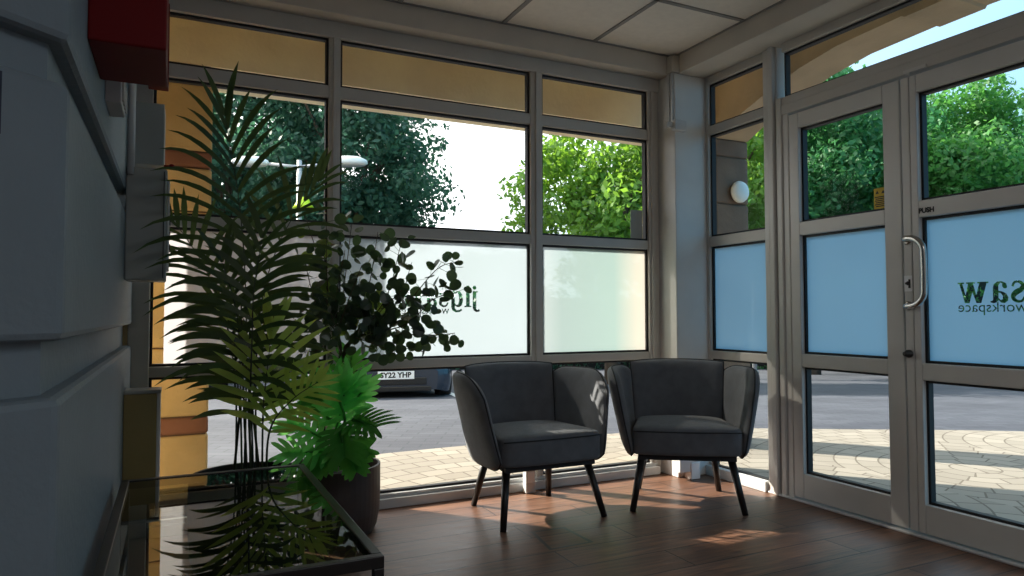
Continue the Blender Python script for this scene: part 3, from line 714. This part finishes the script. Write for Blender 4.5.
EB = Vector((-2.33, -.2, .27))
eu = thing('eucalyptus', 'dark round-leaved branching plant rising behind the lobed green leaves', 'plant', EB)
def euc_branch(pts, nl, lr, m, spread=.045, start=.6, r0=.005, name='branch'):
    c = bez([Vector(p)-EB for p in pts], 24)
    b = MB(); b.tube(c, [r0*(1-.7*i/24) for i in range(25)], 5); o = b.build(name, 'twig', eu, smooth=True)
    b = MB()
    for i in range(nl):
        t = start+(1-start)*(i+random.random()*.6)/nl; k = min(t*24, 23.99); p = c[int(k)].lerp(c[int(k)+1], k-int(k))
        off = Vector((random.gauss(0, 1), random.gauss(0, .7), random.gauss(0, 1))).normalized()*random.uniform(.02, spread)
        nrm = (Vector((random.gauss(0,1), random.gauss(0,1), random.gauss(0,1)))+Vector((-.5,-1.1,.15))).normalized()
        a = off-nrm*off.dot(nrm); a = a.normalized() if a.length > 1e-4 else nrm.orthogonal().normalized(); bb = nrm.cross(a); R_ = lr*random.uniform(.7, 1.15)
        ctr = p+off+a*R_; q = p+off
        b.bm.faces.new([b.bm.verts.new(v) for v in (p+bb*.001, p-bb*.001, q-bb*.001, q+bb*.001)])
        ring = []
        for k2 in range(14):
            th = 2*PI*k2/14; rr = R_*(1+.12*math.cos(th)); ring.append(b.bm.verts.new(ctr-a*rr*math.cos(th)+bb*R_*.95*math.sin(th)+nrm*R_*.12*math.sin(th)**2))
        b.bm.faces.new(ring)
    b.build('leaves', m, o, recalc=False)
J = at(341, 372, 3.2); K = at(338, 335, 3.2); K2 = at(352, 340, 3.2)
B_ = [([EB,J,K,at(328,290,3.15),at(326,215,3.12)],22,'euc'),([EB,J,K,at(345,280,3.22),at(352,222,3.25)],22,'euc'),
 ([EB,J,K2,at(368,290,3.2),at(378,232,3.2)],24,'euc'),([EB,J,K2,at(385,300,3.15),at(402,240,3.1)],24,'euc'),
 ([EB,J,K2,at(400,310,3.2),at(436,270,3.25),at(456,262,3.25)],16,'euc'),([EB,J,K2,at(405,325,3.12),at(432,300,3.1),at(458,292,3.1)],22,'euc'),
 ([EB,J,K2,at(405,335,3.2),at(440,335,3.2),at(455,333,3.22)],16,'euc'),([EB,J,K2,at(390,345,3.15),at(425,352,3.1)],16,'euc'),
 ([EB,J,K,at(318,310,3.1),at(303,255,3.1)],18,'euc'),([EB,J,K,at(312,330,3.12),at(293,318,3.12)],14,'euc'),
 ([EB,J,K,at(318,350,3.1),at(300,352,3.08)],12,'euc'),([EB,J,K,at(322,270,3.15),at(305,215,3.2)],16,'eucy'),
 ([EB,J,K2,at(372,320,3.1),at(402,290,3.05)],26,'euc'),([EB,J,K2,at(385,330,3.15),at(418,310,3.15)],28,'euc'),
 ([EB,J,K,at(345,310,3.05),at(362,265,3.05)],20,'euc'),([EB,J,K,at(336,300,3.08),at(345,250,3.05)],20,'euc'),
 ([EB,J,K2,at(392,320,3.25),at(412,262,3.25)],18,'euc'),([EB,J,K,at(335,325,3.02),at(326,300,3.0)],16,'euc'),
 ([EB,J,K2,at(365,325,3.2),at(372,300,3.2)],16,'eucy'),([EB,J,K2,at(362,340,3.1),at(395,352,3.05)],14,'euc')]
for pts, nl, m in B_: euc_branch(pts, int(nl*1.3), .026, m, spread=.06)

# ------------------------------------------------------------------ left wall fittings
def fit(name, label, cat, loc): return thing(name, label, cat, loc)
r = fit('red_wall_box', 'big red box fixed high on the left block wall', 'box', (-3.2, -1.77, 1.57))
b = MB(); b.box(0, .147, -.14, .14, 0, .42); b.build('casing', 'red', r, bevel=.004)
b = MB(); b.box(.003,.144,-.143,-.14,.14,.143); b.build('lid_line', 'blacksteel', r)
r = fit('red_alarm_box', 'smaller dark red box behind the big red one, above the grey casings', 'box', (-3.2, -.2, 1.99))
b = MB(); b.box(.055, .135, -.05, .05, 0, .36); b.build('casing', 'red', r, bevel=.004)
b = MB(); b.box(.0, .055, -.03, .03, .08, .3); b.build('bracket', 'pvc', r)
r = fit('meter_casing', 'slim pale grey electrical casing below the small red box', 'electrical box', (-3.2, -.22, 1.635))
b = MB(); b.box(.0, .122, -.05, .06, 0, .265); c_ = b.build('casing', 'greybox', r, bevel=.004)
b = MB(); b.box(.122,.125,-.04,.05,.02,.245); b.build('cover', 'pvc', r)
b = MB(); b.tube([(.12,-.02,.005),(.146,-.02,.005)], .004, 8); b.lathe([(.003,-.011),(.011,-.006),(.013,0),(.011,.006),(.003,.011)], c=(.152,-.02,.005), n=16); b.build('indicator', 'red', r, smooth=True, label='red round indicator on a stub')
r = fit('consumer_unit', 'large grey electrical casing under the slim casing beside the window', 'electrical box', (-3.2, -.5, 1.13))
b = MB(); b.box(-.0, .14, -.09, .09, 0, .43); b.build('casing', 'greybox', r, bevel=.006)
b = MB(); b.prism([(-.075,.04),(.07,.04),(.07,.39),(-.075,.39)], .14, .149, lambda a, bb, h: (h, a, bb)); cv = b.build('cover', 'pvc', r, bevel=.004)
b = MB()
for zz in (.12,.17,.22,.27): b.box(.149,.153,-.04,.03,zz,zz+.025)
b.build('switch_row', 'darkmetal', cv)
b = MB(); b.box(.128,.131,-.093,-.09,.01,.42); b.build('lid_line', 'blacksteel', r)
r = fit('utility_box', 'olive brown upright box low in the corner above the coffee table end', 'box', (-3.2, -.42, .26))
b = MB(); b.box(.0, .115, -.06, .06, 0, .43); b.build('casing', 'olivebox', r, bevel=.004)
b = MB(); b.box(.115,.128,-.05,.06,.0,.43); b.build('side_cover', 'pvc', r, bevel=.003)
b = MB(); b.box(.0,.13,-.062,.062,.43,.444); b.build('lid', 'greybox', r, bevel=.003)
r = fit('pipe_bracket', 'pale ribbed cable box below the big red box', 'cable box', (-3.2, -1.42, 1.555))
b = MB(); b.box(0, .038, -.08, .08, 0, .08); b.build('casing', 'pvc', r, bevel=.003)
b = MB()
for k in range(4): b.box(.038,.043,-.07+.04*k,-.05+.04*k,.01,.07)
b.build('rib', 'pvc', r)
b = MB(); b.tube([(-3.185,-.6,1.53),(-3.185,-.6,2.49)], .012, 10); b.tube([(-3.185,-.54,1.53),(-3.185,-.54,2.49)], .012, 10)
tag(b.build('cable_conduit', 'pvc', smooth=True), 'pair of thin white conduits climbing the left wall above the grey casing', 'conduit')
# dark blue notice on the splayed corner
dv = Vector((-.20,-.18,0)).normalized(); nv = Vector((dv.y,-dv.x,0)); nv = nv if nv.y < 0 else -nv
c0 = Vector((-3.2,-2.16,0))
b = MB()
def chamf(a, z, o): p = c0+dv*a+nv*o; return (p.x, p.y, z)
b.prism([(.113,1.285),(.19,1.285),(.19,1.385),(.113,1.385)], .001, .006, lambda a, bb, h: chamf(a, bb, h))
tag(b.build('wall_notice', 'navy'), 'dark blue notice plate at the left edge on the block wall', 'notice')
# bits at the corner column
r = fit('junction_box', 'small white junction box at the window head beside the column', 'junction box', (-.235, -.185, 2.13))
b = MB(); b.box(-.045, .045, -.02, .02, 0, .065); b.build('casing', 'pvc', r, bevel=.004)
b = MB(); b.box(-.09, -.045, .0, .015, .015, .05); b.build('cable_gland', 'pvc', r, bevel=.003)
b = MB(); b.box(-.262,-.252,-.158,-.14,2.195,2.5); b.box(-.262,-.252,-.125,-.105,2.195,2.5); tag(b.build('cable_trunking', 'pvc'), 'twin white cable trunking running down the column to the small box', 'trunking')
r = fit('ceiling_sensor', 'small cream square sensor at the corner where the bulkheads meet', 'sensor', (-.232, -.132, 2.505))
b = MB(); b.box(-.036, .036, -.036, .036, 0, .105); b.build('casing', 'bulk', r, bevel=.004)
b = MB(); b.box(-.03, .03, -.039, -.036, .012, .09); b.build('cover', 'bulk', r, bevel=.002)
r = fit('floor_socket', 'pale socket post standing at the sill behind the left chair', 'socket', (-1.225, -.07, 0))
b = MB(); b.box(-.03, .03, -.022, .022, 0, .135); b.build('post', 'pvc', r, bevel=.004)
b = MB(); b.box(-.022, .022, -.025, -.022, .06, .12); b.build('face_plate', 'white', r, bevel=.002)
r = fit('wall_socket', 'pale double socket on a pedestal at the foot of the column', 'socket', (-.20, -.20, 0))
b = MB(); b.box(-.09, .06, -.03, .034, .045, .13); b.build('casing', 'pvc', r, bevel=.004)
b = MB(); b.box(-.01, .06, -.035, .03, 0, .10); b.build('pedestal', 'white', r, bevel=.004)
# floor hatch outline
b = MB(); C4 = [(-1.545,-.70),(-1.367,-.705),(-1.36,-.95),(-1.585,-.955)]; I4 = [(-1.530,-.716),(-1.382,-.72),(-1.378,-.934),(-1.567,-.94)]
for i in range(4): b.poly([(*C4[i],.0012),(*C4[(i+1)%4],.0012),(*I4[(i+1)%4],.0012),(*I4[i],.0012)])
tag(b.build('floor_hatch', 'blacksteel'), 'thin dark square outline of a hatch set in the wood floor', 'hatch')

# ------------------------------------------------------------------ car park: cars, lamps, trees
def car():
    r = thing('parked_car', '', 'car')
    b = MB()     # lower body, lofted along y (front at -y)
    def sect(y, w, zb, zt, sh):
        return [(-w*.96,y,zb),(-w,y,zb+.15),(-w,y,sh),(-w*.93,y,zt),(0,y,zt+.02),(w*.93,y,zt),(w,y,sh),(w,y,zb+.15),(w*.96,y,zb)]
    S = [sect(-2.12,.62,.22,.52,.48),sect(-2.05,.78,.18,.64,.56),sect(-1.85,.87,.17,.74,.62),sect(-1.2,.89,.17,.86,.70),sect(-.7,.9,.17,.92,.76),sect(.5,.9,.17,.94,.80),sect(1.6,.89,.17,.96,.82),sect(1.95,.85,.2,.95,.80),sect(2.1,.74,.3,.86,.7)]
    b.grid(S); b.poly([Vector(p) for p in S[0]]); b.poly([Vector(p) for p in S[-1]][::-1]); b.build('body', 'carpaint', r, smooth=True)
    b = MB(); C = [[(-.80,-.75,.92),(.80,-.75,.92)],[(-.66,-.05,1.38),(.66,-.05,1.38)],[(-.66,1.2,1.42),(.66,1.2,1.42)],[(-.74,1.9,.96),(.74,1.9,.96)]]
    b.grid(C)
    for s in (0, 1): b.poly([Vector(c[s]) for c in C])
    b.build('cabin', 'carglass', r)
    b = MB(); b.box(-.64,.64,0,1.18,1.405,1.44); b.build('roof', 'carpaint', r, bevel=.02)
    b = MB(); b.box(-.45,.45,-2.145,-2.08,.30,.40); b.box(-.52,.52,-2.13,-2.08,.2,.27); b.build('grille', 'blacksteel', r, bevel=.01)
    for s in (-1, 1):
        b = MB(); b.prism([(s*.55,.54),(s*.82,.60),(s*.84,.68),(s*.58,.64)], -2.09, -1.9, lambda a, bb, h: (a, h, bb)); b.build('headlamp', 'headlamp', r, bevel=.01)
        for y in (-1.35, 1.3):
            b = MB(); b.lathe([(.2,-.1),(.30,-.1),(.32,-.07),(.32,.07),(.30,.1),(.2,.1)], fn=lambda x,yy,z: (s*.82+z, y+x, .32+yy), n=28); wl_ = b.build('wheel', 'tyre', r, smooth=True)
            b = MB(); b.lathe([(.04,.09),(.2,.105),(.2,.09)], fn=lambda x,yy,z: (s*.82+s*z, y+x, .32+yy), n=20); b.build('wheel_rim', 'hub', wl_, smooth=True)
    b = MB(); b.box(-.262,.262,-2.165,-2.15,.385,.50); pl = b.build('number_plate', 'plate', r)
    text_mesh('plate_lettering', 'SY22 YHR', .105, 'black', pl, lambda u, v: (u*1.02, -2.167, .4425+v), bold=.004)
    return r
def put(o, px, d, rz):
    p = at(px, 314, d); o.location = (p.x, p.y, gz(p.x, p.y)-.012); o.rotation_euler.z = rz
ca = car(); P0 = at(391, 314, 13.3); hd = math.atan2(P0.y-CAM.y, P0.x-CAM.x)-PI/2
put(ca, 383, 12.2, hd+.10); tag(ca, 'dark car with a white number plate parked outside behind the plants', group='cars parked outside')
cb = copy_tree(ca); put(cb, 172, 14.2, hd+.32); cb['label'] = 'dark car mostly hidden behind the golden stone pier and the palm'
def line(p0, p1, w=.1):
    a, b_ = at(*p0), at(*p1); a = Vector((a.x, a.y, gz(a.x, a.y)-.004)); b_ = Vector((b_.x, b_.y, gz(b_.x, b_.y)-.004))
    s = (b_-a).cross(Vector((0,0,1))).normalized()*w/2
    m = MB(); n = 8; m.strip([a.lerp(b_, i/n)+Vector((0,0,0)) for i in range(n+1)], [s]*(n+1)); return m
tag(line((444,314,12.0),(468,314,9.4)).build('bay_line', 'paint'), 'white painted parking bay line on the grey paving by the car', 'road marking')

def lamp_post(px, d, ztop, arms, label, lime=False):
    p = at(px, 314, d); z0 = gz(p.x, p.y)-.012
    r = thing('street_lamp', label, 'street lamp', (p.x, p.y, z0)); H = ztop-z0
    rv = Vector((RR.x, RR.y, 0)).normalized()
    b = MB(); b.tube([(0,0,0),(0,0,H*.3),(0,0,H)], [.075,.06,.045], 12); b.lathe([(.12,0),(.12,.03),(.08,.06)], n=16); b.build('pole', 'pole', r, smooth=True)
    for s in arms:
        b = MB(); b.tube([(0,0,H-.12), tuple(rv*s*.25+Vector((0,0,H-.10))), tuple(rv*s*.62+Vector((0,0,H-.06)))], .028, 8); ar = b.build('arm', 'pole', r, smooth=True)
        c = rv*s*.93+Vector((0,0,H-.03)); dp = Vector((-rv.y, rv.x, 0))
        b = MB(); b.lathe([(.02,-.07),(.30,-.07),(.36,-.03),(.34,.03),(.22,.09),(.02,.11)], fn=lambda x, y, z: tuple(c+rv*x*1.0+dp*y*.55+Vector((0,0,z))), n=24); b.build('lamp_head', 'lamp_glass', ar, smooth=True)
    if lime:
        b = MB(); zz = ztop-.82-z0; b.lathe([(.02,.12),(.09,.1),(.15,-.02),(.2,-.09),(.02,-.09)], c=(.07,-.07,zz), n=16); b.build('lime_cover', 'lime', r, smooth=True, label='lime yellow cover on the pole')
    return r
lamp_post(298, 13.0, 1+155/695*13, (-1, 1), 'twin headed white street lamp seen through the palm fronds', True)
lamp_post(754, 22.0, 1+112/695*22, (-1,), 'single headed thin street lamp seen through the side window')

def tree_mesh(seed, n, rx, rz, blobs, leaf, m):
    rnd = random.Random(seed); b = MB(); C = []
    for k in range(blobs):
        while True:
            v = Vector((rnd.uniform(-1,1), rnd.uniform(-1,1), rnd.uniform(-1,1)))
            if .25 < v.length < 1: break
        C.append((Vector((v.x*rx*.85, v.y*rx*.85, v.z*rz*.85)), rnd.uniform(.18, .34)*rx))
    for k in range(n):
        c, r = C[rnd.randrange(blobs)]
        v = Vector((rnd.gauss(0,1), rnd.gauss(0,1), rnd.gauss(0,1))).normalized()*r*rnd.uniform(.45, 1.05); v.z *= .75
        p = c+v; nr = (v.normalized()*.6+Vector((rnd.gauss(0,1), rnd.gauss(0,1), rnd.gauss(0,1)+.5))*.6).normalized()
        a = nr.orthogonal().normalized(); a.rotate(Matrix.Rotation(rnd.uniform(0, 2*PI), 3, nr)); bb = nr.cross(a); s = leaf*rnd.uniform(.6, 1.3)
        b.bm.faces.new([b.bm.verts.new(p+q) for q in (-a*s, bb*s*.55-a*s*.1, a*s, -bb*s*.55-a*s*.1)])
    me = bpy.data.meshes.new('foliage'); b.bm.to_mesh(me); b.bm.free(); me.materials.append(MT[m])
    b = MB()
    for c, r in C[:max(6, blobs//4)]:
        b.tube([Vector((0,0,-rz*.9)), Vector((c.x*.3, c.y*.3, c.z*.4-rz*.3)), c], [.09,.055,.02], 6)
    b.bm.normal_update(); mb = bpy.data.meshes.new('branch'); b.bm.to_mesh(mb); b.bm.free(); mb.materials.append(MT['bark'])
    return me, mb
TM = {'A': tree_mesh(1, 26000, 2.7, 3.2, 90, .085, 'leafA'), 'B': tree_mesh(2, 18000, 2.4, 2.9, 75, .085, 'leafB'), 'C': tree_mesh(3, 34000, 3.0, 3.6, 90, .085, 'leafC'), 'D': tree_mesh(4, 32000, 2.8, 3.4, 80, .085, 'leafD')}
def tree(kind, px, d, zc, sc, rz, label, group='trees beyond the paving'):
    p = at(px, 314, d); z0 = gz(p.x, p.y)-.012; r = thing('tree', label, 'tree', (p.x, p.y, z0), rz, group)
    me, mb = TM[kind]
    for nm, mm in (('foliage', me), ('branches', mb)):
        o = bpy.data.objects.new(nm, mm); COL.objects.link(o); o.parent = r; o.location = (0, 0, zc-z0); o.scale = (sc, sc, sc)
    rzv = {'A':3.2,'B':2.9,'C':3.6,'D':3.4}[kind]*sc
    b = MB(); h = max(.3, zc-z0-rzv*.55); b.tube([(0,0,-.05),(.05,.0,h*.5),(0,.03,h)], [.2*sc,.15*sc,.1*sc], 10); b.build('trunk', 'bark', r, smooth=True)
    return r
tree('A', 352, 16.0, 4.6, .95, .3, 'dark dense tree behind the street lamp in the window wall')
tree('A', 235, 17.5, 4.6, 1.05, 2.0, 'dark tree behind the top of the palm')
tree('A', 120, 19, 5.0, 1.1, 4.0, 'dark tree at the far left beyond the stone pier')
tree('B', 612, 14.5, 3.7, .93, .7, 'bright green tree filling the right window pane by the column')
tree('B', 715, 17, 4.6, 1.0, 2.7, 'bright green tree seen through the side window behind the stone pier')
tree('C', 812, 20, 5.2, 1.12, .2, 'green tree filling the upper pane of the left door')
tree('C', 885, 23, 5.1, 1.15, 1.9, 'deeper green tree standing behind the meeting edge of the two doors')
tree('D', 950, 19, 4.4, .98, 3.3, 'sunny tree at the left of the right door pane')
tree('C', 1040, 21, 4.9, 1.05, 5.0, 'green tree at the right edge of the right door pane')
tree('D', 1120, 20, 4.2, 1.0, 1.1, 'sunny tree past the right end of the doors')
tree('C', 500, 30, 2.0, .75, 2.5, 'small far tree low between the dark and the bright tree')

def hedge(px0, px1, d, h, label, m):
    a, b_ = at(px0, 314, d), at(px1, 314, d); a = Vector((a.x, a.y, gz(a.x, a.y))); b_ = Vector((b_.x, b_.y, gz(b_.x, b_.y)))
    rnd = random.Random(px0); L_ = (b_-a).length; ux = (b_-a).normalized(); uy = Vector((-ux.y, ux.x, 0)).normalized(); mb = MB(); c = (a+b_)/2
    r = thing('hedge', label, 'hedge', tuple(c))
    for k in range(int(L_*420)):
        t = rnd.uniform(-.5, .5)*L_; v = rnd.uniform(-.9, .9); z = rnd.uniform(0, h*(1-.25*abs(v)))
        if rnd.random() < .5: v = -.8+rnd.uniform(-.12, .12)
        p = ux*t+uy*v+Vector((0, 0, z+.06*math.sin(t*3)))
        nr = Vector((rnd.gauss(0,1), rnd.gauss(0,1), rnd.gauss(0,1))).normalized(); q = nr.orthogonal().normalized(); w_ = nr.cross(q); s_ = rnd.uniform(.08, .16)
        mb.bm.faces.new([mb.bm.verts.new(p+o_) for o_ in (-q*s_, w_*s_*.6, q*s_, -w_*s_*.6)])
    mb.build('foliage', m, r, recalc=False)
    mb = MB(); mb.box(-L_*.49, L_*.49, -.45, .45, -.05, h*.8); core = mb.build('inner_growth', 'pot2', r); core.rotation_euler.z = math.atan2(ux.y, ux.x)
hedge(740, 1230, 27, 4.2, 'long dark green hedge behind the trees facing the doors', 'leafC')
hedge(100, 705, 27, 3.4, 'long dark hedge across the car park behind the parked cars', 'leafA')

# ------------------------------------------------------------------ light
sun_d = bpy.data.lights.new('sun', 'SUN'); sun_d.energy = 11.5; sun_d.angle = .012; sun_d.color = (1, .91, .78)
sun = bpy.data.objects.new('sun', sun_d); COL.objects.link(sun)
el = math.radians(34.5); tv = Vector((.65*math.cos(el), -.76*math.cos(el), -math.sin(el)))
sun.rotation_euler = tv.to_track_quat('-Z', 'Y').to_euler()
w = bpy.data.worlds.new('sky'); SC.world = w; w.use_nodes = True; N = w.node_tree.nodes; L = w.node_tree.links
bg = N['Background']; bg.inputs[1].default_value = 1.4
tc = N.new('ShaderNodeTexCoord'); dt = N.new('ShaderNodeVectorMath'); dt.operation = 'DOT_PRODUCT'; dt.inputs[1].default_value = (-.55, .65, .52)
nm = N.new('ShaderNodeVectorMath'); nm.operation = 'NORMALIZE'; L.new(tc.outputs['Generated'], nm.inputs[0]); L.new(nm.outputs[0], dt.inputs[0])
rp = N.new('ShaderNodeValToRGB'); e = rp.color_ramp.elements
e[0].position = .34; e[0].color = (.15, .46, .74, 1); e[1].position = .76; e[1].color = (1.5, 1.5, 1.5, 1)
x = rp.color_ramp.elements.new(.59); x.color = (.55, .80, 1.0, 1)
mr = N.new('ShaderNodeMapRange'); mr.inputs[1].default_value = -1; mr.inputs[2].default_value = 1
L.new(dt.outputs['Value'], mr.inputs[0]); L.new(mr.outputs[0], rp.inputs[0])
L.new(rp.outputs[0], bg.inputs[0])
for nme, loc, en in (('room_fill', (-1.6, -4.6, 2.58), 17), ('room_fill', (-1.6, -6.2, 2.58), 9)):  # unseen fill lamps behind the camera, added to brighten the room
    ld = bpy.data.lights.new(nme, 'AREA'); ld.energy = en; ld.size = 1.2; ld.color = (.92, .95, 1)
    lo = bpy.data.objects.new(nme, ld); lo.location = loc; COL.objects.link(lo)

SC.view_settings.view_transform = 'Standard'; SC.view_settings.look = 'None'; SC.view_settings.exposure = .14
cy = SC.cycles; cy.use_denoising = True; cy.max_bounces = 14; cy.diffuse_bounces = 6; cy.transparent_max_bounces = 40; cy.transmission_bounces = 8; cy.sample_clamp_indirect = 6
cy.caustics_reflective = False; cy.caustics_refractive = False
